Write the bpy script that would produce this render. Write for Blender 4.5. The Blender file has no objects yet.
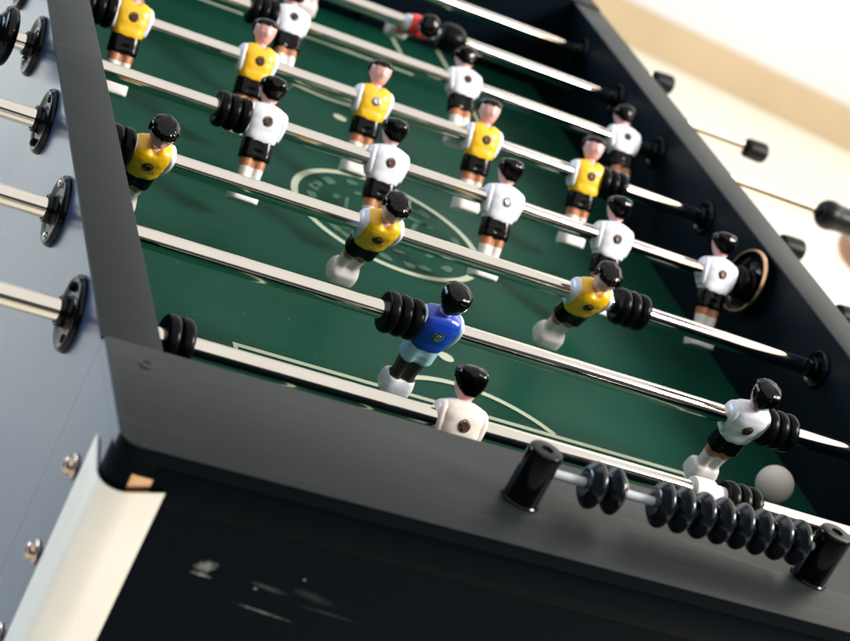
import bpy, bmesh, math, random
from mathutils import Vector, Matrix
random.seed(7)
PI = math.pi
S = bpy.context.scene
COL = S.collection
# ------------------------------------------------------------------ dimensions (metres, z = 0 is the top of the side walls)
H = .0354; W = .7012; TL = .0385; YI = -.084; YO = -.2004; HF = .1215
ROWS = [.0014, .1465, .2986, .45, .6, .7566, .902, 1.0446]
YI2 = 1.05 - YI; YO2 = 1.05 - YO
FLOOR = -.85
# ------------------------------------------------------------------ materials
def lin(c):
    c /= 255.
    return c/12.92 if c <= .04045 else ((c+.055)/1.055)**2.4
def mat(name, col, rough=.4, metal=0, coat=0, spec=.5, var=.08, vscale=30, bump=0, bscale=400, rvar=0, sss=0, coatr=.05):
    m = bpy.data.materials.new(name); m.use_nodes = True
    nt = m.node_tree; b = nt.nodes['Principled BSDF']
    b.inputs['Roughness'].default_value = rough; b.inputs['Metallic'].default_value = metal
    b.inputs['Coat Weight'].default_value = coat; b.inputs['Coat Roughness'].default_value = coatr
    b.inputs['Specular IOR Level'].default_value = spec
    if sss:
        b.inputs['Subsurface Weight'].default_value = sss; b.inputs['Subsurface Radius'].default_value = (.002, .0015, .001)
        b.inputs['Subsurface Scale'].default_value = 1
    tc = nt.nodes.new('ShaderNodeTexCoord')
    n = nt.nodes.new('ShaderNodeTexNoise'); n.inputs['Scale'].default_value = vscale; n.inputs['Detail'].default_value = 5
    nt.links.new(tc.outputs['Object'], n.inputs['Vector'])
    mx = nt.nodes.new('ShaderNodeMix'); mx.data_type = 'RGBA'
    mx.inputs['A'].default_value = (*[c*(1-var) for c in col], 1); mx.inputs['B'].default_value = (*[min(1, c*(1+var)) for c in col], 1)
    nt.links.new(n.outputs['Fac'], mx.inputs['Factor']); nt.links.new(mx.outputs['Result'], b.inputs['Base Color'])
    if rvar:
        mr = nt.nodes.new('ShaderNodeMapRange'); mr.inputs['From Min'].default_value = .3; mr.inputs['From Max'].default_value = .7
        mr.inputs['To Min'].default_value = max(0, rough-rvar); mr.inputs['To Max'].default_value = min(1, rough+rvar)
        n3 = nt.nodes.new('ShaderNodeTexNoise'); n3.inputs['Scale'].default_value = vscale*.6; n3.inputs['Detail'].default_value = 8
        nt.links.new(tc.outputs['Object'], n3.inputs['Vector'])
        nt.links.new(n3.outputs['Fac'], mr.inputs['Value']); nt.links.new(mr.outputs['Result'], b.inputs['Roughness'])
    if bump:
        n2 = nt.nodes.new('ShaderNodeTexNoise'); n2.inputs['Scale'].default_value = bscale; n2.inputs['Detail'].default_value = 3
        nt.links.new(tc.outputs['Object'], n2.inputs['Vector'])
        bp = nt.nodes.new('ShaderNodeBump'); bp.inputs['Strength'].default_value = bump; bp.inputs['Distance'].default_value = .0005
        nt.links.new(n2.outputs['Fac'], bp.inputs['Height']); nt.links.new(bp.outputs['Normal'], b.inputs['Normal'])
    return m
M = {}
M['rim'] = mat('charcoal_laminate', (.0100, .0130, .0138), .42, spec=.24, bump=.25, bscale=900, rvar=.07, var=.18, vscale=9)
M['wall'] = mat('grey_gloss_side_panel', (.045, .072, .13), .30, coat=1, coatr=.2, rvar=.06, var=.15, vscale=8)
M['inner'] = mat('dark_blue_inner_wall', (.0012, .0050, .0095), .42, bump=.1, bscale=600, rvar=.05, var=.2, vscale=7, spec=.12)
M['front'] = mat('black_gloss_front', (.0010, .0042, .0072), .4, spec=.04, rvar=.05)
M['field'] = mat('green_field', (.0034, .046, .029), .46, var=.22, vscale=11, rvar=.08, bump=.06, spec=.06)
M['line'] = mat('pale_field_line', (.42, .47, .34), .5, var=.1, vscale=60)
M['logo'] = mat('faded_field_print', (.035, .115, .070), .5, var=.7, vscale=120)
M['chrome'] = mat('chrome_rod', (.78, .73, .66), .08, metal=1, var=.06, rvar=.05, vscale=25)
M['black'] = mat('glossy_black_plastic', (.002, .0025, .004), .14, spec=.2, var=.2)
M['rubber'] = mat('black_rubber', (.0016, .002, .0025), .28, spec=.1, var=.2, bump=.1)
M['cap'] = mat('matt_black_cap', (.003, .003, .004), .45, spec=.2)
M['bead'] = mat('blue_black_bead', (.0025, .006, .012), .16, spec=.8, var=.1, rvar=.06, vscale=200)
M['counter_rod'] = mat('pale_counter_rod', (.45, .50, .52), .3)
M['bracket'] = mat('polished_corner_metal', (.95, .95, .93), .38, metal=1, var=.03, vscale=14, rvar=.08)
M['copper'] = mat('copper_metal', (.78, .50, .30), .25, metal=1, var=.1)
M['bolt'] = mat('coppery_bolt', (.62, .48, .40), .2, metal=1, var=.1)
M['dark'] = mat('dark_recess', (.004, .003, .003), .5)
M['brass'] = mat('dark_bronze_screw', (.055, .028, .015), .4, metal=.5, var=.4, vscale=300)
M['steel'] = mat('steel_screw', (.5, .5, .5), .25, metal=1)
pl = dict(coat=.45, coatr=.12, var=.05, vscale=90, bump=.12, bscale=260)
M['skin'] = mat('pink_face_paint', (.80, .44, .40), .38, sss=.15, **pl)
M['thigh'] = mat('orange_brown_leg_paint', (.50, .19, .075), .35, **pl)
M['brownleg'] = mat('dark_brown_leg_paint', (.045, .018, .012), .35, **pl)
M['white'] = mat('white_paint', (.76, .78, .84), .33, sss=.1, **pl)
M['cream'] = mat('cream_paint', (.84, .74, .66), .33, sss=.1, **pl)
M['sock'] = mat('white_plastic', (.82, .76, .72), .35, sss=.1, **pl)
M['yellow'] = mat('yellow_paint', (.93, .53, .004), .33, **pl)
M['blue'] = mat('blue_paint', (.008, .055, .50), .28, **pl)
M['pale_blue'] = mat('pale_blue_paint', (.42, .66, .76), .33, **pl)
M['red'] = mat('red_paint', (.88, .02, .012), .3, **pl)
M['hair'] = mat('black_hair_paint', (.001, .001, .0014), .15, spec=.25, var=.2, bump=.4, bscale=180)
M['shorts'] = mat('black_shorts_paint', (.001, .001, .0013), .18, spec=.22, var=.2, bump=.25, bscale=150)
M['ball'] = mat('offwhite_ball', (.80, .74, .69), .5, var=.06, vscale=80, bump=.2, bscale=300)
M['handle'] = mat('black_handle', (.003, .0045, .006), .4, spec=.25)
M['floor'] = mat('cream_floor', (.86, .80, .68), .6, var=.05, vscale=2.5)
M['plaster'] = mat('white_plaster', (.86, .86, .84), .8, var=.03, vscale=3, bump=.1, bscale=60)
M['skirt'] = mat('tan_skirting', (.66, .50, .31), .5, var=.12, vscale=6)
M['wood'] = mat('orange_brown_wood', (.36, .16, .07), .45, var=.3, vscale=20)
# pale window reflections painted into the black front panel's colour, scuffs and dust among them
def front_glints_and_scuffs():
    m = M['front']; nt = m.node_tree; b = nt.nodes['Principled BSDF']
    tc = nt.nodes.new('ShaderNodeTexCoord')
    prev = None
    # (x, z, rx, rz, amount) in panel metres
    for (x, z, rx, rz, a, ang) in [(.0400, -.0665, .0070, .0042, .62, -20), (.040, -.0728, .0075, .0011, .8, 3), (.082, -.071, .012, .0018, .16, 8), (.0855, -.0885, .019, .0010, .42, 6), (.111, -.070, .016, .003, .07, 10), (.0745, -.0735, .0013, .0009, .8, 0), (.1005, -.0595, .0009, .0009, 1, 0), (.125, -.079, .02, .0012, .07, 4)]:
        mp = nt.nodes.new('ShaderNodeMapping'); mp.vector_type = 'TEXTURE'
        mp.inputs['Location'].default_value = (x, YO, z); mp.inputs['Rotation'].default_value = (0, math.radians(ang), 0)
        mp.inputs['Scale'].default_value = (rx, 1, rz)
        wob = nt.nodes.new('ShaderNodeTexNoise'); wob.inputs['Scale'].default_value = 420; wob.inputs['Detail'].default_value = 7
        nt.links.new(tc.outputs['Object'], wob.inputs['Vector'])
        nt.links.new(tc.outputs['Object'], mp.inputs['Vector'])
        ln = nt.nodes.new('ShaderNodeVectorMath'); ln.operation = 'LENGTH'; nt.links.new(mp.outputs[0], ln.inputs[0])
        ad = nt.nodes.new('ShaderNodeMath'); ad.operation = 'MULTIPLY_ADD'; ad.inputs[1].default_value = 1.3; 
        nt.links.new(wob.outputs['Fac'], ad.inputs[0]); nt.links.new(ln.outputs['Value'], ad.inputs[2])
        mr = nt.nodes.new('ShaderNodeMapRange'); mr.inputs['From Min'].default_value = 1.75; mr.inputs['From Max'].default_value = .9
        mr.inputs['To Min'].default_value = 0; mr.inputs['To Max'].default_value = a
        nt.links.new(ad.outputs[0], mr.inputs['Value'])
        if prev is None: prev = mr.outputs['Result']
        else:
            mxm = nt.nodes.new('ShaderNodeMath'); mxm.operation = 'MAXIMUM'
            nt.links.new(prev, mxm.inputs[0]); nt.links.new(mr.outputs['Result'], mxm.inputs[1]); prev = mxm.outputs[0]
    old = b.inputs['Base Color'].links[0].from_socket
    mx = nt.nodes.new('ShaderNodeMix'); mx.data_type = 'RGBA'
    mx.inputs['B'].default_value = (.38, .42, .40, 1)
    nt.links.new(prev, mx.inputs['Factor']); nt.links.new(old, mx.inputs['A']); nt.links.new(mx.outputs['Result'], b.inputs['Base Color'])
front_glints_and_scuffs()
M['wall'].node_tree.nodes['Principled BSDF'].inputs['Coat Tint'].default_value = (.72, .85, 1, 1)
# fine dust specks on the field
def speckle(m, col, scale, thr):
    nt = m.node_tree; b = nt.nodes['Principled BSDF']
    tc = nt.nodes.new('ShaderNodeTexCoord')
    v = nt.nodes.new('ShaderNodeTexVoronoi'); v.inputs['Scale'].default_value = scale
    nt.links.new(tc.outputs['Object'], v.inputs['Vector'])
    mr = nt.nodes.new('ShaderNodeMapRange'); mr.inputs['From Min'].default_value = thr; mr.inputs['From Max'].default_value = thr*.5
    nt.links.new(v.outputs['Distance'], mr.inputs['Value'])
    old = b.inputs['Base Color'].links[0].from_socket
    mx = nt.nodes.new('ShaderNodeMix'); mx.data_type = 'RGBA'; mx.inputs['B'].default_value = (*col, 1)
    nt.links.new(mr.outputs['Result'], mx.inputs['Factor']); nt.links.new(old, mx.inputs['A']); nt.links.new(mx.outputs['Result'], b.inputs['Base Color'])
speckle(M['field'], (.22, .36, .28), 55, .035)
speckle(M['rim'], (.15, .16, .16), 90, .035)
def wear(m, col, amount, sc, thr=.62):
    nt = m.node_tree; b = nt.nodes['Principled BSDF']
    tc = nt.nodes.new('ShaderNodeTexCoord'); out = None
    for rot in (.5, 2.2, -.2):
        mp = nt.nodes.new('ShaderNodeMapping'); mp.inputs['Rotation'].default_value = (0, 0, rot); mp.inputs['Scale'].default_value = (sc, sc*16, sc)
        n = nt.nodes.new('ShaderNodeTexNoise'); n.inputs['Scale'].default_value = 1; n.inputs['Detail'].default_value = 3
        nt.links.new(tc.outputs['Object'], mp.inputs['Vector']); nt.links.new(mp.outputs[0], n.inputs['Vector'])
        mr = nt.nodes.new('ShaderNodeMapRange'); mr.inputs['From Min'].default_value = thr; mr.inputs['From Max'].default_value = thr+.15; mr.inputs['To Max'].default_value = amount
        nt.links.new(n.outputs['Fac'], mr.inputs['Value'])
        if out is None: out = mr.outputs['Result']
        else:
            mm = nt.nodes.new('ShaderNodeMath'); mm.operation = 'MAXIMUM'; nt.links.new(out, mm.inputs[0]); nt.links.new(mr.outputs['Result'], mm.inputs[1]); out = mm.outputs[0]
    old = b.inputs['Base Color'].links[0].from_socket
    mx = nt.nodes.new('ShaderNodeMix'); mx.data_type = 'RGBA'; mx.inputs['B'].default_value = (*col, 1)
    nt.links.new(out, mx.inputs['Factor']); nt.links.new(old, mx.inputs['A']); nt.links.new(mx.outputs['Result'], b.inputs['Base Color'])
wear(M['field'], (.02, .10, .06), .3, 7, .66)
wear(M['rim'], (.05, .055, .06), .35, 9, .64)
# ------------------------------------------------------------------ helpers
def link(name, me, parent=None):
    o = bpy.data.objects.new(name, me); COL.objects.link(o)
    if parent: o.parent = parent
    return o
def obj(name, bm, mats, parent=None, smooth=True, angle=40):
    bmesh.ops.recalc_face_normals(bm, faces=bm.faces)
    me = bpy.data.meshes.new(name); bm.to_mesh(me); bm.free()
    for m in (mats if isinstance(mats, (list, tuple)) else [mats]): me.materials.append(M[m])
    if smooth:
        me.polygons.foreach_set('use_smooth', [True]*len(me.polygons))
        me.set_sharp_from_angle(angle=math.radians(angle))
    return link(name, me, parent)
def empty(name, loc=(0, 0, 0), parent=None):
    o = bpy.data.objects.new(name, None); COL.objects.link(o); o.location = loc; o.empty_display_size = .02
    if parent: o.parent = parent
    return o
def tag(o, label=None, cat=None, group=None, kind=None):
    if label: o['label'] = label
    if cat: o['category'] = cat
    if group: o['group'] = group
    if kind: o['kind'] = kind
    return o
def box(bm, x0, x1, y0, y1, z0, z1, bev=0, seg=2, mi=0):
    r = bmesh.ops.create_cube(bm, size=1)
    vs = r['verts']
    for v in vs:
        v.co = Vector(((x0+x1)/2+v.co.x*(x1-x0), (y0+y1)/2+v.co.y*(y1-y0), (z0+z1)/2+v.co.z*(z1-z0)))
    fs = {f for v in vs for f in v.link_faces}
    for f in fs: f.material_index = mi
    if bev:
        es = list({e for v in vs for e in v.link_edges})
        bmesh.ops.bevel(bm, geom=es, offset=bev, segments=seg, affect='EDGES', profile=.5)
def lathe(bm, prof, seg=40, mx=None, closed=False, mi=0, jitter=None):
    """prof: list of (axial, radius) turned about the local x axis"""
    mx = mx or Matrix()
    rings = []
    for a, r in prof:
        if r <= 1e-6: rings.append([bm.verts.new(mx @ Vector((a, 0, 0)))])
        else: rings.append([bm.verts.new(mx @ Vector((a, r*math.cos(t*2*PI/seg), r*math.sin(t*2*PI/seg)))) for t in range(seg)])
    pr = list(zip(rings, rings[1:]))
    if closed: pr.append((rings[-1], rings[0]))
    for A, B in pr:
        for t in range(seg):
            u = (t+1) % seg
            if len(A) == 1 and len(B) == 1: continue
            if len(A) == 1: f = bm.faces.new((A[0], B[u], B[t]))
            elif len(B) == 1: f = bm.faces.new((A[t], A[u], B[0]))
            else: f = bm.faces.new((A[t], A[u], B[u], B[t]))
            f.material_index = mi
def smooth_prof(pts, n=6):
    """Catmull-Rom through control tuples"""
    out = []
    P = [pts[0]]+list(pts)+[pts[-1]]
    for i in range(1, len(P)-2):
        p0, p1, p2, p3 = P[i-1:i+3]
        for k in range(n):
            t = k/n
            out.append(tuple(.5*((2*b)+(-a+c)*t+(2*a-5*b+4*c-d)*t*t+(-a+3*b-3*c+d)*t**3) for a, b, c, d in zip(p0, p1, p2, p3)))
    out.append(tuple(pts[-1]))
    return out
UPZ = Matrix.Rotation(-PI/2, 4, 'Y')      # local x -> z
def loft(bm, rows, seg=40, groove=None, mi=None, dz=None, zs=1):
    """rows: (z, cy, rx, ry, expo) super-elliptic sections stacked along z"""
    rings = []
    for r in rows:
        z, cy, rx, ry, ex = r[:5]; g = r[5] if len(r) > 5 else 0
        ring = []
        for k in range(seg):
            a = 2*PI*(k+.5)/seg; c, s = math.cos(a), math.sin(a)
            x = rx*math.copysign(abs(c)**(2/ex), c); y = ry*math.copysign(abs(s)**(2/ex), s)
            if g: y *= 1-g*math.exp(-(x/(.28*rx))**2)
            zz = z+(dz(x, y, z) if dz else 0)
            ring.append(bm.verts.new((x, cy+y, zz)))
        rings.append(ring)
    for i, (A, B) in enumerate(zip(rings, rings[1:])):
        for t in range(seg):
            u = (t+1) % seg
            f = bm.faces.new((A[t], A[u], B[u], B[t]))
            if mi: f.material_index = mi((rows[i][0]+rows[i+1][0])/2)
    for ring, row in ((rings[0], rows[0]), (rings[-1], rows[-1])):
        f = bm.faces.new(ring)
        if mi: f.material_index = mi(row[0])
    return rings
def strip(bm, pts, w, z, closed=False):
    """flat line of width w through pts"""
    n = len(pts); L = []; R = []
    for i in range(n):
        a = Vector(pts[(i-1) % n] if (closed or i) else pts[i]); b = Vector(pts[(i+1) % n] if (closed or i < n-1) else pts[i])
        d = (b-a).normalized(); nn = Vector((-d.y, d.x))*w/2; p = Vector(pts[i])
        L.append(bm.verts.new((p.x+nn.x, p.y+nn.y, z))); R.append(bm.verts.new((p.x-nn.x, p.y-nn.y, z)))
    for i in range(n if closed else n-1):
        j = (i+1) % n
        bm.faces.new((L[i], L[j], R[j], R[i]))
# ------------------------------------------------------------------ room surfaces that show
def room():
    bm = bmesh.new(); box(bm, -4, 9, -5, 9, FLOOR-.1, FLOOR)
    tag(obj('floor', bm, 'floor', smooth=False), kind='structure')
    A = Vector((2.4439, 4.3497)); B = Vector((3.1347, 4.1033)); d = (B-A).normalized(); n = Vector((-d.y, d.x))
    if n.y < 0: n = -n
    def slab(nm, m, t0, t1, o0, o1, z0, z1, kind='structure', bev=0):
        bm = bmesh.new()
        box(bm, t0, t1, o0, o1, z0, z1, bev)
        for v in bm.verts:
            p = A+d*v.co.x+n*v.co.y; v.co = Vector((p.x, p.y, v.co.z))
        return obj(nm, bm, m, smooth=False)
    w = slab('back_wall', 'plaster', -6, 5, .02, .14, FLOOR, 3.2)
    tag(w, 'plain white plaster wall far behind the table', 'wall', kind='structure')
    s = slab('skirting', 'skirt', -6, 5, 0, .018, FLOOR, FLOOR+.125, bev=.004)
    tag(s, 'tan skirting strip along the foot of the white wall', 'skirting', kind='structure')
room()
# ------------------------------------------------------------------ table
table = empty('football_table', (0, 0, FLOOR))
tag(table, 'charcoal table football table with a green playing field', 'game table')
def T(o):                       # keep geometry in world numbers under the table root
    o.parent = table; o.location = (0, 0, -FLOOR); return o
CAB = -.36
def side_wall(s):
    x0, x1 = (-TL, 0) if s < 0 else (W, W+TL)
    bm = bmesh.new(); box(bm, x0, x1, YI+.0005, YI2-.0005, CAB, -.0032, 0)
    for f in bm.faces:
        c = f.calc_center_median()
        if (s < 0 and c.x > -.001) or (s > 0 and c.x < W+.001): f.material_index = 1
    w = T(obj('side_wall', bm, ['wall', 'inner'], smooth=False))
    bm = bmesh.new(); box(bm, x0-.0012, x1+.0008, YI+.0006, YI2-.0006, -.003, 0, .0009, 2)
    r = obj('top_rail', bm, 'rim', w)
    return w
wl = side_wall(-1); wr = side_wall(1)
def rounded_outline(x0, x1, y0, y1, r, corners):
    """corners rounded: set of 'll','lr','ur','ul'"""
    out = []
    for key, cx, cy, a0 in (('ll', x0, y0, PI), ('lr', x1, y0, 1.5*PI), ('ur', x1, y1, 0), ('ul', x0, y1, .5*PI)):
        if key in corners:
            ox = cx+(r if key[1] == 'l' else -r); oy = cy+(r if key[0] == 'l' else -r)
            for k in range(9): out.append((ox+r*math.cos(a0+k*PI/16), oy+r*math.sin(a0+k*PI/16)))
        else: out.append((cx, cy))
    return out
def prism(bm, outline, z0, z1, bev=0):
    A = [bm.verts.new((x, y, z0)) for x, y in outline]; B = [bm.verts.new((x, y, z1)) for x, y in outline]
    n = len(A)
    bm.faces.new(A[::-1]); top = bm.faces.new(B)
    for i in range(n): bm.faces.new((A[i], A[(i+1) % n], B[(i+1) % n], B[i]))
    if bev: bmesh.ops.bevel(bm, geom=list(top.edges), offset=bev, segments=3, affect='EDGES', profile=.5)
def end_wall(near):
    r = .016
    c = {'ll', 'lr'} if near else {'ur', 'ul'}
    y0, y1 = (YO, YI) if near else (YI2, YO2)
    bm = bmesh.new(); prism(bm, rounded_outline(-TL, W+TL, y0+.0022, y1, .017, c), CAB, -.0082)
    if near: box(bm, -.012, W+.012, y0+.0012, y0+.004, -.034, -.0083, .0006)
    for f in bm.faces:
        f.normal_update()
        if abs(f.normal.x) > .998: f.material_index = 1
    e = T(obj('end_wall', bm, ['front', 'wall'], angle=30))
    bm = bmesh.new(); prism(bm, rounded_outline(-TL, W+TL, y0, y1, .012, c), -.0080, .0015, .0011)
    for f in bm.faces:
        f.normal_update()
        f.material_index = 0 if f.normal.z > .3 else (2 if abs(f.normal.x) > .998 else 1)
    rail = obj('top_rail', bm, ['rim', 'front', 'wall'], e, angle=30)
    return e
ew = end_wall(True); end_wall(False)
# bolt head let into the near rail
def ring_prof(r0, r1, t):      # washer: axial 0..t
    return [(0, r0), (0, r1), (t*.6, r1), (t, r1-t*.5), (t, r0)]
bm = bmesh.new()
lathe(bm, [(-.003, 0), (-.003, .003), (.0003, .003), (.0006, .0045), (-.0004, .0048)], 24, Matrix.Translation((-.0142, -.1058, .0015)) @ UPZ)
obj('bolt', bm, 'brass', ew)
# inner lining at near and far ends with goal mouth, so the pitch is closed off
for y0, y1 in ((YI, YI+.004), (YI2-.004, YI2)):
    bm = bmesh.new()
    box(bm, .0004, W/2-.1, y0, y1, -HF-.01, -.004); box(bm, W/2+.1, W-.0004, y0, y1, -HF-.01, -.004); box(bm, W/2-.1, W/2+.1, y0, y1, -.05, -.004)
    T(obj('goal_panel', bm, 'inner', smooth=False))
# playing field
bm = bmesh.new(); box(bm, .0003, W-.0003, YI+.0042, YI2-.0042, -HF-.012, -HF)
field = T(obj('playing_field', bm, 'field', smooth=False))
bm = bmesh.new(); Z = -HF+.0006; cx, cy = W/2, .525
def arc(cx, cy, r, a0, a1, n=48): return [(cx+r*math.cos(a0+(a1-a0)*k/n), cy+r*math.sin(a0+(a1-a0)*k/n)) for k in range(n+1)]
strip(bm, arc(cx, cy, .0970, 0, 2*PI, 96)[:-1], .0072, Z, True)
obj('centre_circle', bm, 'line', field, smooth=False)
for m in (0, 1):
    def F(p): return (p[0], 1.05-p[1]) if m else p
    lw = .0066
    def mark(nm, pts, closed=False, dz=0):
        bm = bmesh.new(); strip(bm, [F(p) for p in pts], lw, Z+dz, closed); return obj(nm, bm, 'line', field, smooth=False)
    mark('goal_area_line', [(.1405, YI+.006), (.1405, .1922), (W-.1405, .1922), (W-.1405, YI+.006)])
    mark('goal_area_line', [(cx-.143, YI+.006), (cx-.143, .05), (cx+.143, .05), (cx+.143, YI+.006)])
    a = math.asin((.1945-.131)/.103)
    mark('penalty_arc', arc(cx, .131, .103, a, PI-a), dz=.0002)
    c = F((cx, .279)); bm = bmesh.new()
    bm.faces.new([bm.verts.new((c[0]+.0076*math.cos(t*PI/12), c[1]+.0076*math.sin(t*PI/12), Z)) for t in range(24)])
    obj('penalty_spot', bm, 'line', field, smooth=False)
# faded print inside the centre circle: worn letter-like blocks round two arcs
bm = bmesh.new(); rr = random.Random(3)
def worn(cx0, cy0, ang, w, h):
    pts = []
    for k in range(10):
        a = 2*PI*k/10; q = .75+.4*rr.random()
        x, y = w*.5*q*math.copysign(abs(math.cos(a))**.6, math.cos(a)), h*.5*q*math.copysign(abs(math.sin(a))**.6, math.sin(a))
        pts.append((cx0+x*math.cos(ang)-y*math.sin(ang), cy0+x*math.sin(ang)+y*math.cos(ang)))
    bm.faces.new([bm.verts.new((x, y, Z)) for x, y in pts])
for k in range(26):                      # worn ring of print
    a = math.radians(172-k*13.8+rr.uniform(-5, 5))
    if rr.random() < .25: continue
    if 9 < k < 12: continue
    worn(cx+.079*math.cos(a), cy+.079*math.sin(a), a-PI/2+rr.uniform(-.1, .1), .013+.005*rr.random(), .0085+.003*rr.random())
for k in range(9):
    a = math.radians(150-k*40); worn(cx+.056*math.cos(a), cy+.056*math.sin(a), a-PI/2, .013, .0065)
for (x, y, an, w, h) in [(.311, .545, 1.3, .030, .0045), (.372, .602, -.3, .018, .005), (.398, .578, -.4, .034, .0055), (.392, .556, -.3, .036, .006), (.384, .540, 1.1, .026, .005), (.366, .520, 1.1, .022, .005), (.340, .50, -.3, .034, .005), (.33, .53, .2, .02, .008), (.35, .56, 1.4, .03, .004)]:
    worn(x, y, an, w, h)
obj('faded_print', bm, 'logo', field, smooth=False)
# bushings: a glossy flange outside and a smaller one inside each wall hole
def flange(R, r0, t, seg=48):
    bm = bmesh.new()
    lathe(bm, smooth_prof([(0, R), (t*.5, R*.985), (t, R*.92), (t*.9, R*.80), (t*.55, R*.62), (t*.7, r0*1.25), (t*2.2, r0*1.18), (t*2.3, r0)], 4)+[(0, r0)], seg, closed=True)
    return bm
fo = flange(.0265, .0088, .0045); MEO = bpy.data.meshes.new('bushing'); fo_o = None
protoO = obj('bushing', fo, 'black')
protoI = obj('bushing', flange(.0185, .0085, .0035), 'black')
for k, y in enumerate(ROWS):
    for s, w, proto, x in ((-1, wl, protoO, -TL-.0003), (1, wl, protoI, .0003), (-1, wr, protoI, W-.0003), (1, wr, protoO, W+TL+.0003)):
        c = proto.copy(); COL.objects.link(c); c.parent = w; c.location = (x, y, -H); c.rotation_euler = (k*.7, 0, PI if s < 0 else 0)
bpy.data.objects.remove(protoO); bpy.data.objects.remove(protoI)
# screws on the outer bushings of the left wall
for k in range(5):
    for a in (.6, .6+PI):
        bm = bmesh.new()
        lathe(bm, smooth_prof([(0, .0034), (.0016, .0032), (.0026, .002), (.0029, 0)], 3), 16)
        c = obj('screw', bm, 'steel' if k in (1, 3) else 'black', wl); c.location = (-TL-.0035, ROWS[k]+.0195*math.cos(a+k*.5), -H+.0195*math.sin(a+k*.5)); c.rotation_euler = (0, 0, PI)
# wide cup round the fourth rod inside the right wall
bm = bmesh.new()
lathe(bm, smooth_prof([(0, .0305), (.004, .0330), (.008, .0325), (.0085, .0305), (.005, .0295), (.003, .022), (.006, .012), (.012, .0105), (.012, .0085)], 5)+[(0, .0085)], 64, closed=True)
c = obj('bushing_cup', bm, 'black', wr); c.location = (W-.0035, ROWS[3]+.010, -H-.001); c.rotation_euler = (0, math.radians(-5), PI)
bm = bmesh.new(); lathe(bm, [(.0060, .0333), (.0080, .0333), (.0096, .0322), (.0096, .0308), (.0086, .0306)], 64, closed=True)
obj('rim_ring', bm, 'copper', c)
# bent metal corner guard, near left, with its bolts
def corner_guard():
    R = .021; off = .0022; t = .0014
    path = [(-TL-off, -.158)]
    ccx, ccy = -TL-off+R, YO-off+R
    for k in range(17):
        a = PI+k*PI/32; path.append((ccx+R*math.cos(a), ccy+R*math.sin(a)))
    path.append((-.0035, YO-off))
    bm = bmesh.new()
    # lengthwise parameter for the dished top edge
    Ls = [0]
    for a, b in zip(path, path[1:]): Ls.append(Ls[-1]+(Vector(b)-Vector(a)).length)
    def inner(i):
        a = Vector(path[max(i-1, 0)]); b = Vector(path[min(i+1, len(path)-1)]); d = (b-a).normalized()
        return Vector(path[i])+Vector((-d.y, d.x))*t
    rows = []
    for i, p in enumerate(path):
        u = Ls[i]/Ls[-1]; top = -.0225-.0085*math.sin(PI*u)**1.3
        q = inner(i)
        rows.append([bm.verts.new((p[0], p[1], top)), bm.verts.new((q.x, q.y, top)), bm.verts.new((q.x, q.y, CAB+.01)), bm.verts.new((p[0], p[1], CAB+.01))])
    for A, B in zip(rows, rows[1:]):
        for k in range(4): bm.faces.new((A[k], A[(k+1) % 4], B[(k+1) % 4], B[k]))
    bm.faces.new(rows[0]); bm.faces.new(rows[-1][::-1])
    g = T(obj('corner_guard', bm, 'bracket', angle=35))
    # raised rib seen in the gap behind the guard's top edge
    bm = bmesh.new(); rows = []
    for i, p in enumerate(path):
        a = Vector(path[max(i-1, 0)]); b = Vector(path[min(i+1, len(path)-1)]); d = (b-a).normalized(); nn = Vector((-d.y, d.x))
        q = Vector(p)+nn*.0040; q2 = Vector(p)+nn*.0050
        rows.append([bm.verts.new((q.x, q.y, -.0185)), bm.verts.new((q2.x, q2.y, -.0185)), bm.verts.new((q2.x, q2.y, -.08)), bm.verts.new((q.x, q.y, -.08))])
    for A, B in zip(rows, rows[1:]):
        ii = rows.index(A)
        for k in range(4):
            f = bm.faces.new((A[k], A[(k+1) % 4], B[(k+1) % 4], B[k])); f.material_index = 1 if ii in (8, 9, 12, 13) else 0
    bm.faces.new(rows[0]); bm.faces.new(rows[-1][::-1])
    obj('backing_strip', bm, ['copper', 'dark'], g)
    for y, z in ((-.1385, -.0600), (-.1385, -.1245), (-.1385, -.19)):
        bm = bmesh.new()
        lathe(bm, smooth_prof([(0, .0078), (.0012, .0080), (.0020, .0068), (.0026, .0060), (.0052, .0056), (.0066, .0040), (.0066, .0024)], 4)+[(.003, .0022), (.003, 0)], 32)
        b = obj('bolt', bm, 'bolt', g); b.location = (-TL-.0002, y, z); b.rotation_euler = (0, 0, PI)
corner_guard()
# legs under the cabinet
for x in (-.01, W+.01):
    for y in (YO+.05, YO2-.05):
        bm = bmesh.new(); box(bm, x-.03, x+.03, y-.03, y+.03, FLOOR, CAB-.001, .004)
        T(obj('leg', bm, 'wall', angle=30))
bm = bmesh.new(); box(bm, .001, W-.001, YI+.001, YI2-.001, CAB+.002, CAB+.012)
T(obj('bottom_panel', bm, 'wall', smooth=False))
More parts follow.
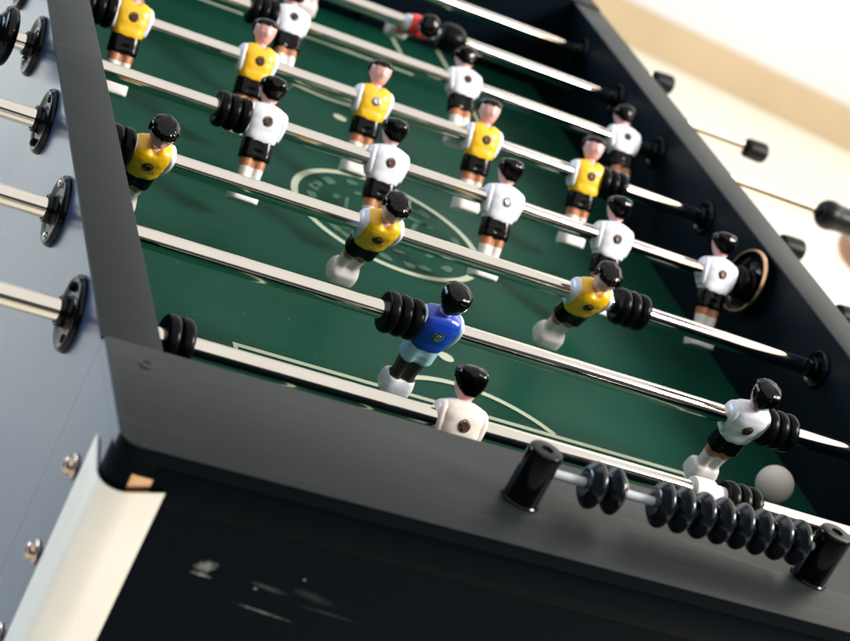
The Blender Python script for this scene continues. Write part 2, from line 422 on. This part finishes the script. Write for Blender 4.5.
# ------------------------------------------------------------------ score counter on the near rail
YC = -.1445; ZC = .0250; RT = .0015
for px in (.2335, .4575):
    bm = bmesh.new()
    lathe(bm, [(0, .0132), (.0008, .0134), (.0016, .0126)]+[(.0016, .0118), (.036, .0116), (.0375, .0112), (.0384, .0104), (.0386, .0095), (.0386, .0042), (.0383, .0040), (.034, .0038), (.034, 0)], 48, Matrix.Translation((px, YC, RT+.0002)) @ UPZ)
    p = T(obj('counter_post', bm, 'black', angle=30))
    bm = bmesh.new()
    lathe(bm, [(.0342, 0), (.0342, .0026), (.0362, .0036), (.0366, .0028), (.0360, 0)], 6, Matrix.Translation((px, YC, RT)) @ UPZ)
    obj('bolt', bm, 'bolt', p, angle=20)
bm = bmesh.new(); lathe(bm, [(0, 0), (0, .0031), (.224-.022, .0031), (.224-.022, 0)], 24, Matrix.Translation((.2335+.011, YC, ZC)))
T(obj('counter_rod', bm, 'counter_rod'))
def bead_mesh():
    bm = bmesh.new()
    p = smooth_prof([(-.0064, .0034), (-.0064, .0075), (-.0058, .0098), (-.0026, .0138), (-.0009, .0155), (.0009, .0155), (.0026, .0138), (.0058, .0098), (.0064, .0075), (.0064, .0034)], 4)
    lathe(bm, p, 48, closed=True)
    return bm
xs = [.2745, .2895]+[.3265+.0153*k for k in range(8)]
labs = ['left bead of the pair beside the left score post', 'right bead of the pair near the left score post']+\
       [l+' in the row of eight by the right post' for l in ('leftmost black bead', 'second black bead from the left', 'third black bead from the left', 'fourth black bead from the left', 'fourth black bead from the right', 'third black bead from the right', 'second black bead from the right', 'rightmost black bead, touching the post,')]
first = None
for i, x in enumerate(xs):
    if first is None: first = b = obj('counting_bead', bead_mesh(), 'bead')
    else: b = first.copy(); COL.objects.link(b)
    b.location = (x, YC+.0001, ZC-.0003); b.rotation_euler = (i*1.3, (.06 if i in (0, 1) else .015)*(-1)**i, .02*(-1)**(i//2))
    tag(b, labs[i], 'bead', 'score counter beads')
# ------------------------------------------------------------------ figures
def body_bm(sock_top=-.0415):
    bm = bmesh.new()
    # (z, cy, rx, ry, expo, groove)
    top = [(-.0722, -.001, .0095, .0060, 4.5, 0), (-.0728, -.001, .0118, .0095, 4.5, 0), (-.0712, -.001, .0129, .0112, 4.5, 0), (-.0640, -.001, .0130, .0110, 4.5, 0), (-.0600, -.001, .0126, .0102, 4, .02), (-.0572, 0, .0120, .0084, 3.2, .2),
           (-.0550, 0, .0108, .0069, 2.6, .45), (-.0520, 0, .0104, .0064, 2.6, .5), (-.0480, 0, .0106, .0066, 2.6, .5), (-.0420, 0, .0112, .0072, 2.6, .5), (-.0350, 0, .0118, .0076, 2.6, .45), (-.0250, 0, .0122, .0078, 2.8, .2),
           (-.0100, 0, .0130, .0082, 2.8, 0), (.0080, 0, .0140, .0082, 2.6, 0), (.0130, 0, .0090, .0070, 2.3, 0), (.0155, 0, .0058, .0056, 2, 0), (.0175, 0, .0052, .0052, 2, 0), (.0185, -.0004, .0056, .0058, 2, 0),
           (.0205, -.0012, .0068, .0076, 2, 0), (.0250, -.0010, .0088, .0098, 2.1, 0), (.0310, -.0002, .0106, .0116, 2.2, 0), (.0355, .0004, .0106, .0114, 2.2, 0), (.0388, .0006, .0086, .0094, 2.1, 0), (.0405, .0006, .0050, .0055, 2, 0), (.0410, .0006, .0010, .0010, 2, 0)]
    rows = smooth_prof(top, 4)
    rows = [(r[0], r[1], max(r[2], .0004), max(r[3], .0004), max(r[4], 1.9), max(0, r[5])) for r in rows]
    def mi(z): return 2 if z < sock_top else (1 if z < -.008 else 0)
    loft(bm, rows, 44, mi=mi)
    # nose, eye hollows and chin pressed into the head
    for v in bm.verts:
        x, y, z = v.co
        if z > .018 and y < -.002:
            n = math.exp(-((x/.0017)**2+((z-.0268)/.0026)**2)); v.co.y -= .0019*n
            for s in (-1, 1):
                e = math.exp(-(((x-s*.0038)/.0019)**2+((z-.0300)/.0016)**2)); v.co.y += .0010*e
            mth = math.exp(-((x/.0032)**2+((z-.0222)/.0009)**2)); v.co.y += .0005*mth
        if z > .018:                       # ears
            for s in (-1, 1):
                e = math.exp(-(((y-.001)/.0016)**2+((z-.0272)/.0026)**2))
                if x*s > .006: v.co.x += s*.0013*e
    return bm
def head_part(scale, keep):
    bm = bmesh.new()
    top = [(.0185, -.0004, .0056, .0058, 2), (.0205, -.0012, .0068, .0076, 2), (.0250, -.0010, .0088, .0098, 2.1), (.0310, -.0002, .0106, .0116, 2.2), (.0355, .0004, .0106, .0114, 2.2), (.0388, .0006, .0086, .0094, 2.1), (.0405, .0006, .0050, .0055, 2), (.0410, .0006, .0004, .0004, 2)]
    rows = smooth_prof(top, 6)
    loft(bm, [(r[0], r[1], max(r[2], .0003), max(r[3], .0003), max(1.9, r[4])) for r in rows], 56)
    bmesh.ops.delete(bm, geom=[f for f in bm.faces if not keep(f.calc_center_median())], context='FACES')
    return bm
def hair_mesh():
    def keep(c):
        yn = c.y/.0116; zn = (c.z-.0300)/.0110; xn = abs(c.x)/.0106
        side = .88*yn+.46*zn-.30*xn*max(0, -zn)
        return (side > .04 and zn > -.72) or zn > .56+.12*yn+.06*math.sin(c.x*900)
    bm = head_part(1, keep)
    # swell outward with combed ridges, then thicken
    ctr = Vector((0, 0, .0295))
    bmesh.ops.delete(bm, geom=[v for v in bm.verts if not v.link_faces], context='VERTS')
    bnd = {v for e in bm.edges if e.is_boundary for v in e.verts}
    geom = bm.faces[:]
    ret = bmesh.ops.extrude_face_region(bm, geom=geom)
    nv = [v for v in ret['geom'] if isinstance(v, bmesh.types.BMVert)]
    old = [v for v in bm.verts if v not in set(nv)]
    for v in nv:
        d = (v.co-ctr).normalized()
        a = math.atan2(v.co.x, v.co.y+.004)
        v.co += d*(.0016+.00030*min(1, (math.hypot(v.co.x, v.co.y)/.0095)**2)*math.sin(a*10+.6*math.sin(v.co.z*500)))
        if v.co.z > .036 and v.co.y < 0: v.co.y -= .0006
    for v in old: v.co += (ctr-v.co).normalized()*.0004
    return bm
def shirt_bm(vneck):
    bm = bmesh.new()
    top = [(-.0165, 0, .0120, .0088, 3), (-.0160, 0, .0142, .0102, 3), (-.0100, 0, .0160, .0112, 2.8), (0, 0, .0176, .0122, 2.8), (.0070, 0, .0182, .0120, 2.8), (.0115, 0, .0174, .0108, 2.6), (.0145, 0, .0140, .0090, 2.4), (.0163, 0, .0092, .0072, 2.1), (.0168, 0, .0068, .0062, 2), (.0166, 0, .0058, .0056, 2)]
    rows = [(r[0], r[1], r[2], r[3], max(r[4], 1.9)) for r in smooth_prof(top, 5)]
    def dz(x, y, z):
        if z < -.009: return -.0022*(1-min(1, (x/.016)**2))*min(1, (-.009-z)/.006)+.0004*math.sin(x*700)*min(1, (-.009-z)/.006)
        if vneck and z > .010 and y < -.001: return -.0045*max(0, 1-abs(x)/.0062)*min(1, (z-.010)/.005)
        return 0
    loft(bm, rows, 44, dz=dz)
    for v in bm.verts:                     # soft folds
        x, y, z = v.co
        f = .00045*math.sin(x*420+z*260)*math.sin(z*330)
        v.co.y += math.copysign(f, y)
    return bm
def sleeve_bm(s):
    bm = bmesh.new()
    top = [(-.0135, 0, .0020, .0040, 2.4), (-.0130, 0, .0032, .0062, 2.4), (-.0060, 0, .0040, .0084, 2.6), (.0030, 0, .0042, .0094, 2.6), (.0095, 0, .0040, .0088, 2.5), (.0130, 0, .0030, .0062, 2.2), (.0143, 0, .0012, .0024, 2)]
    rows = [(r[0], r[1], max(r[2], .0004), max(r[3], .0004), max(r[4], 1.9)) for r in smooth_prof(top, 4)]
    loft(bm, rows, 28)
    for v in bm.verts:
        z = v.co.z
        lean = .0164-(.0020*max(0, (z-.004)/.010)**2)-(.0022*max(0, (-z)/.0135))
        v.co.x += s*lean
    return bm
def shorts_bm():
    bm = bmesh.new()
    top = [(-.0345, 0, .0100, .0070, 2.8, .3), (-.0340, 0, .0136, .0096, 2.8, .28), (-.0290, 0, .0140, .0100, 2.8, .2), (-.0220, 0, .0139, .0100, 2.8, .08), (-.0150, 0, .0132, .0096, 2.8, 0), (-.0120, 0, .0120, .0088, 2.8, 0)]
    rows = [(r[0], r[1], r[2], r[3], r[4], max(0, r[5])) for r in smooth_prof(top, 5)]
    loft(bm, rows, 44)
    for v in bm.verts:
        x, y, z = v.co
        v.co.y += math.copysign(.0005*math.sin(x*900+z*500), y); v.co.z += .0003*math.sin(x*480)*(z < -.03)
    return bm
def bolt_bm(y0=-.0118):
    bm = bmesh.new()
    mx = Matrix.Translation((0, y0, 0)) @ Matrix.Rotation(-PI/2, 4, 'Z')
    lathe(bm, [(0, .0048), (.0007, .0048), (.0010, .0040)], 28, mx, mi=0)
    lathe(bm, [(.0004, .0038), (.0019, .0036), (.0023, .0030), (.0020, 0)], 6, mx, mi=0)
    return bm
# one shared mesh per piece
def mesh_of(bm, *mats, sub=0):
    o = obj('tmp', bm, list(mats)); me = o.data; bpy.data.objects.remove(o); return me
_cache = {}
def piece(kind, mats, builder):
    key = (kind,)+tuple(mats)
    if key not in _cache: _cache[key] = mesh_of(builder(), *mats); _cache[key].name = kind
    return _cache[key]
KITS = {
    'white':  dict(shirt='white', sleeve='white', shorts='shorts', thigh='thigh', sock='sock'),
    'yellow': dict(shirt='yellow', sleeve='white', shorts='shorts', thigh='thigh', sock='sock'),
    'blue':   dict(shirt='blue', sleeve='pale_blue', shorts='pale_blue', thigh='brownleg', sock='white'),
    'goalie': dict(shirt='cream', sleeve='cream', shorts='shorts', thigh='thigh', sock='sock'),
    'red':    dict(shirt='red', sleeve='white', shorts='red', thigh='thigh', sock='sock')}
def figure(rod, x, kit, back, bolt='brass', label=None):
    """back: the figure shows its back to the near end (it looks along +y)"""
    K = KITS[kit]
    o = link('player_figure', piece('player_figure', ('skin', K['thigh'], K['sock']), lambda: body_bm(-.0560 if kit == 'blue' else -.0415)), rod)
    o.location = (x, 0, 0); o.rotation_euler = (0, random.uniform(-.015, .015), (PI if back else 0))
    if label: o['label'] = label
    for nm, me in (('shirt', piece('shirt', (K['shirt'],), lambda: shirt_bm(kit in ('yellow', 'red')))),
                   ('sleeve', piece('sleeve', (K['sleeve'],), lambda: sleeve_bm(1))), ('sleeve', piece('sleeve_other', (K['sleeve'],), lambda: sleeve_bm(-1))),
                   ('shorts', piece('shorts', (K['shorts'],), shorts_bm)), ('hair', piece('hair', ('hair',), hair_mesh))):
        link(nm, me, o)
    b = link('bolt', piece('bolt', (bolt,), bolt_bm), o)
    if back: b.rotation_euler = (0, 0, PI)       # bolt head sits on the side that looks to the near end
    return o
def bumper_bm(n=3, R=.0162, dome=False):
    bm = bmesh.new(); L = .0100; prof = [(0, .0078), (0, R*.80)]
    for k in range(n):
        a = k*L
        prof += [(a+.0008, R*.93), (a+.0032, R), (a+L-.0036, R), (a+L-.0012, R*.93), (a+L-.0002, R*.80)]
    if dome: prof = [(0, .0078), (0, R*.7), (.004, R*.95), (.012, R*1.05), (.022, R*.98), (.029, R*.72), (.032, R*.4), (.032, .0078)]; return_p = smooth_prof(prof, 4)
    else: prof += [(n*L, .0078)]; return_p = smooth_prof(prof, 3)
    lathe(bm, [(a, max(r, .0077)) for a, r in return_p], 40, closed=True)
    return bm
def bumper(rod, x, n=3, R=.0162, dome=False):
    me = piece('bumper%d%s%g' % (n, dome, R), ('rubber',), lambda: bumper_bm(n, R, dome)); me.name = 'bumper'
    o = link('bumper', me, rod); o.location = (x-.0100*n/2 if not dome else x-.016, 0, 0); return o
ROD_R = .0076
def rod(k, ang, x0, x1, label, right='cap', left=None):
    r = empty('player_rod', (0, ROWS[k], -H)); r.rotation_euler = (math.radians(ang), 0, 0)
    tag(r, label, 'rod', 'steel rods across the table')
    bm = bmesh.new(); lathe(bm, [(x0, 0), (x0, ROD_R*.9), (x0+.001, ROD_R), (x1-.001, ROD_R), (x1, ROD_R*.9), (x1, 0)], 48)
    obj('bar', bm, 'chrome', r)
    def end(x, s, kind):
        bm = bmesh.new()
        if kind == 'cap': p = [(-.010, ROD_R*.9), (-.010, .0105), (-.008, .0118), (.010, .0125), (.015, .0115), (.0165, .008), (.0165, 0)]
        else: p = [(-.01, ROD_R*.9), (-.010, .012), (-.004, .0165), (.004, .0175), (.012, .0160), (.03, .0150), (.07, .0165), (.10, .0165), (.118, .014), (.122, .008), (.122, 0)]
        lathe(bm, smooth_prof(p, 4), 32)
        o = obj('end_cap' if kind == 'cap' else 'handle', bm, 'cap' if kind == 'cap' else 'handle', r)
        o.location = (x, 0, 0)
        if s < 0: o.rotation_euler = (0, 0, PI)
    if right: end(x1, 1, right)
    if left: end(x0, -1, left)
    return r
XL = -.21
r1 = rod(0, -26, XL-.12, W+.10, 'nearest steel rod, carrying the cream-shirted goalkeeper', 'cap', 'handle')
figure(r1, .2455, 'goalie', True, label='figure in a cream shirt')
bumper(r1, .032, 2, .0185); bumper(r1, .4845, 3, .0150)
bm = bmesh.new(); lathe(bm, smooth_prof([(-.0125, .0077), (-.0125, .0100), (-.011, .0112), (.002, .0116), (.005, .0108), (.0065, .0092), (.0150, .0090), (.0160, .0077)], 3), 32, closed=True)
c = obj('stop_collar', bm, 'sock', r1); c.location = (.4545, 0, 0)
r2 = rod(1, 14, XL-.12, W+.10, 'second steel rod from the near end, with one blue and one white figure', 'cap', 'handle')
figure(r2, .2655, 'blue', True, 'steel', label='figure in a blue shirt and pale shorts'); bumper(r2, .2350, 3, .0165)
figure(r2, .5535, 'white', True, label='figure in a white shirt'); bumper(r2, .5850, 3)
r3 = rod(2, 27, -.16, W+.11, 'third steel rod from the near end, three yellow figures leaning over it', 'cap', 'cap')
for x in (.0465, .2500, .4545): figure(r3, x, 'yellow', False)
bumper(r3, .0165, 3); bumper(r3, .4975, 3)
r4 = rod(3, -32, XL-.12, W+.107, 'fourth steel rod from the near end, carrying five white figures', 'cap', None)
for x in (.171, .292, .4125, .5325, .6525): figure(r4, x, 'white', True, 'steel' if abs(x-.4125) < .01 else 'brass')
bumper(r4, .1405, 3); bumper(r4, .6845, 2)
# flared black grip close to the outer left wall on the fourth rod
bm = bmesh.new(); lathe(bm, smooth_prof([(0, .0078), (0, .018), (-.003, .0245), (-.008, .0262), (-.012, .024), (-.016, .0165), (-.03, .0150), (-.08, .0165), (-.12, .016), (-.128, .01), (-.128, .0078)], 5), 40, closed=True)
c = obj('handle', bm, 'black', r4); c.location = (-.0585, 0, 0)
r5 = rod(4, -30, -.16, W+.107, 'fifth steel rod from the near end, carrying yellow figures that face the near end', 'cap', 'cap')
for i, x in enumerate((.0615, .1885, .3110, .4335, .5555)): figure(r5, x, 'yellow', False, 'steel' if i == 2 else 'brass')
bumper(r5, .030, 3); bumper(r5, .5835, 3)
r6 = rod(5, -50, XL-.12, W+.235, 'sixth steel rod, carrying white figures, ending in a long black handle', 'handle', 'handle')
for x in (.2515, .4545, .6555): figure(r6, x, 'white', True)
bumper(r6, .2205, 3)
r7 = rod(6, 66, -.16, W+.195, 'seventh steel rod, carrying a red figure swung flat beside a domed black stop', 'cap', 'cap')
figure(r7, .4365, 'red', False, label='figure in a red shirt swung nearly flat'); bumper(r7, .4795, dome=True)
figure(r7, .20, 'red', False)
r8 = rod(7, 0, -.16, W+.115, 'farthest steel rod, bare where it meets the right wall', 'cap', 'cap')
figure(r8, .3506, 'red', False)
# ------------------------------------------------------------------ ball
bm = bmesh.new(); bmesh.ops.create_icosphere(bm, subdivisions=5, radius=.0168)
b = obj('ball', bm, 'ball'); b.location = (.6446, .188, -HF+.0169)
tag(b, 'small off-white ball on the green field by the right wall', 'ball')
# ------------------------------------------------------------------ camera
R = [(0.88643497, -0.20532601, 0.41481837), (0.27437918, -0.48866384, -0.82820512), (0.37275878, 0.8479675, -0.37683153)]
C0 = Vector((-0.33781192, -1.11524437, 0.5446707))
FPX = 1977.275; PX, PY = -35.156, -32.476
def ray(u, v):
    c = ((u-425-PX)/FPX, (v-320.5-PY)/FPX, 1)
    return Vector([sum(R[k][i]*c[k] for k in range(3)) for i in range(3)])
cam = bpy.data.cameras.new('camera'); co = bpy.data.objects.new('camera', cam); COL.objects.link(co)
mw = Matrix(((R[0][0], -R[1][0], -R[2][0], C0.x), (R[0][1], -R[1][1], -R[2][1], C0.y), (R[0][2], -R[1][2], -R[2][2], C0.z), (0, 0, 0, 1)))
co.matrix_world = mw
cam.sensor_width = 36; cam.sensor_fit = 'HORIZONTAL'; cam.lens = FPX/850*36
cam.shift_x = -PX/850; cam.shift_y = PY/850
cam.clip_end = 100; cam.clip_start = .05
cam.dof.use_dof = True; cam.dof.focus_distance = 1.50; cam.dof.aperture_fstop = 8.5
S.camera = co
# ------------------------------------------------------------------ wooden stool beyond the table (only the edge of its seat shows)
d = ray(841, 246); t = (-.41-C0.z)/d.z; P = C0+d*t
cr = Vector(R[0]).normalized(); q = P+Vector((cr.x, cr.y, 0)).normalized()*.155
st = empty('stool', (q.x, q.y, FLOOR)); tag(st, 'orange-brown wooden stool at the right edge behind the table', 'stool')
bm = bmesh.new(); lathe(bm, smooth_prof([(0, 0), (0, .13), (.004, .148), (.02, .155), (.036, .148), (.04, .13), (.04, 0)], 4), 48, Matrix.Translation((0, 0, -.43-FLOOR)) @ UPZ)
obj('seat', bm, 'wood', st)
for a in range(4):
    bm = bmesh.new(); t0 = a*PI/2+.5
    lathe(bm, [(0, 0), (0, .012), (.42, .016), (.42, 0)], 16, Matrix.Translation((.06*math.cos(t0), .06*math.sin(t0), 0)) @ UPZ)
    obj('leg', bm, 'wood', st)
# ------------------------------------------------------------------ light
def area(name, loc, target, sx, sy, power, col):
    l = bpy.data.lights.new(name, 'AREA'); l.shape = 'RECTANGLE'; l.size = sx; l.size_y = sy; l.energy = power; l.color = col
    o = bpy.data.objects.new(name, l); COL.objects.link(o); o.location = loc
    o.rotation_euler = (Vector(target)-Vector(loc)).to_track_quat('-Z', 'Y').to_euler()
    return o
area('overhead_fill', (.3, -.2, 2.6), (.3, -.19, 0), 5.2, 8.4, 92, (1, .97, .92))  # added overhead panel, sized to fill the rod reflections; no actual lamp
area('added_key_light', (2.4, -.6, 1.65), (.35, .4, 0), .8, .6, 84, (1, .98, .95))  # small strong light added for glossy highlights and the right wall's shadow
area('right_window_light', (2.9, .3, 1.3), (.2, .4, -.1), 3.0, 1.2, 22, (1, .78, .55))
area('window_light', (-3.6, 3.6, .7), (-1.3, 3.3, -.85), 2.6, 1.8, 125, (.52, .74, 1))
area('background_fill', (3.6, 2.4, 2.1), (3.0, 3.9, -.8), 2.0, 2.0, 50, (1, .95, .87))  # unseen fill added to brighten the floor and wall behind the table
w = bpy.data.worlds.new('World'); S.world = w; w.use_nodes = True
w.node_tree.nodes['Background'].inputs[0].default_value = (.85, .92, 1, 1); w.node_tree.nodes['Background'].inputs[1].default_value = .06
S.view_settings.view_transform = 'Standard'; S.view_settings.look = 'None'; S.view_settings.exposure = .5; S.view_settings.gamma = 1
S.render.engine = 'CYCLES'
S.cycles.max_bounces = 8; S.cycles.glossy_bounces = 5
S.render.resolution_x = 1024; S.render.resolution_y = 772
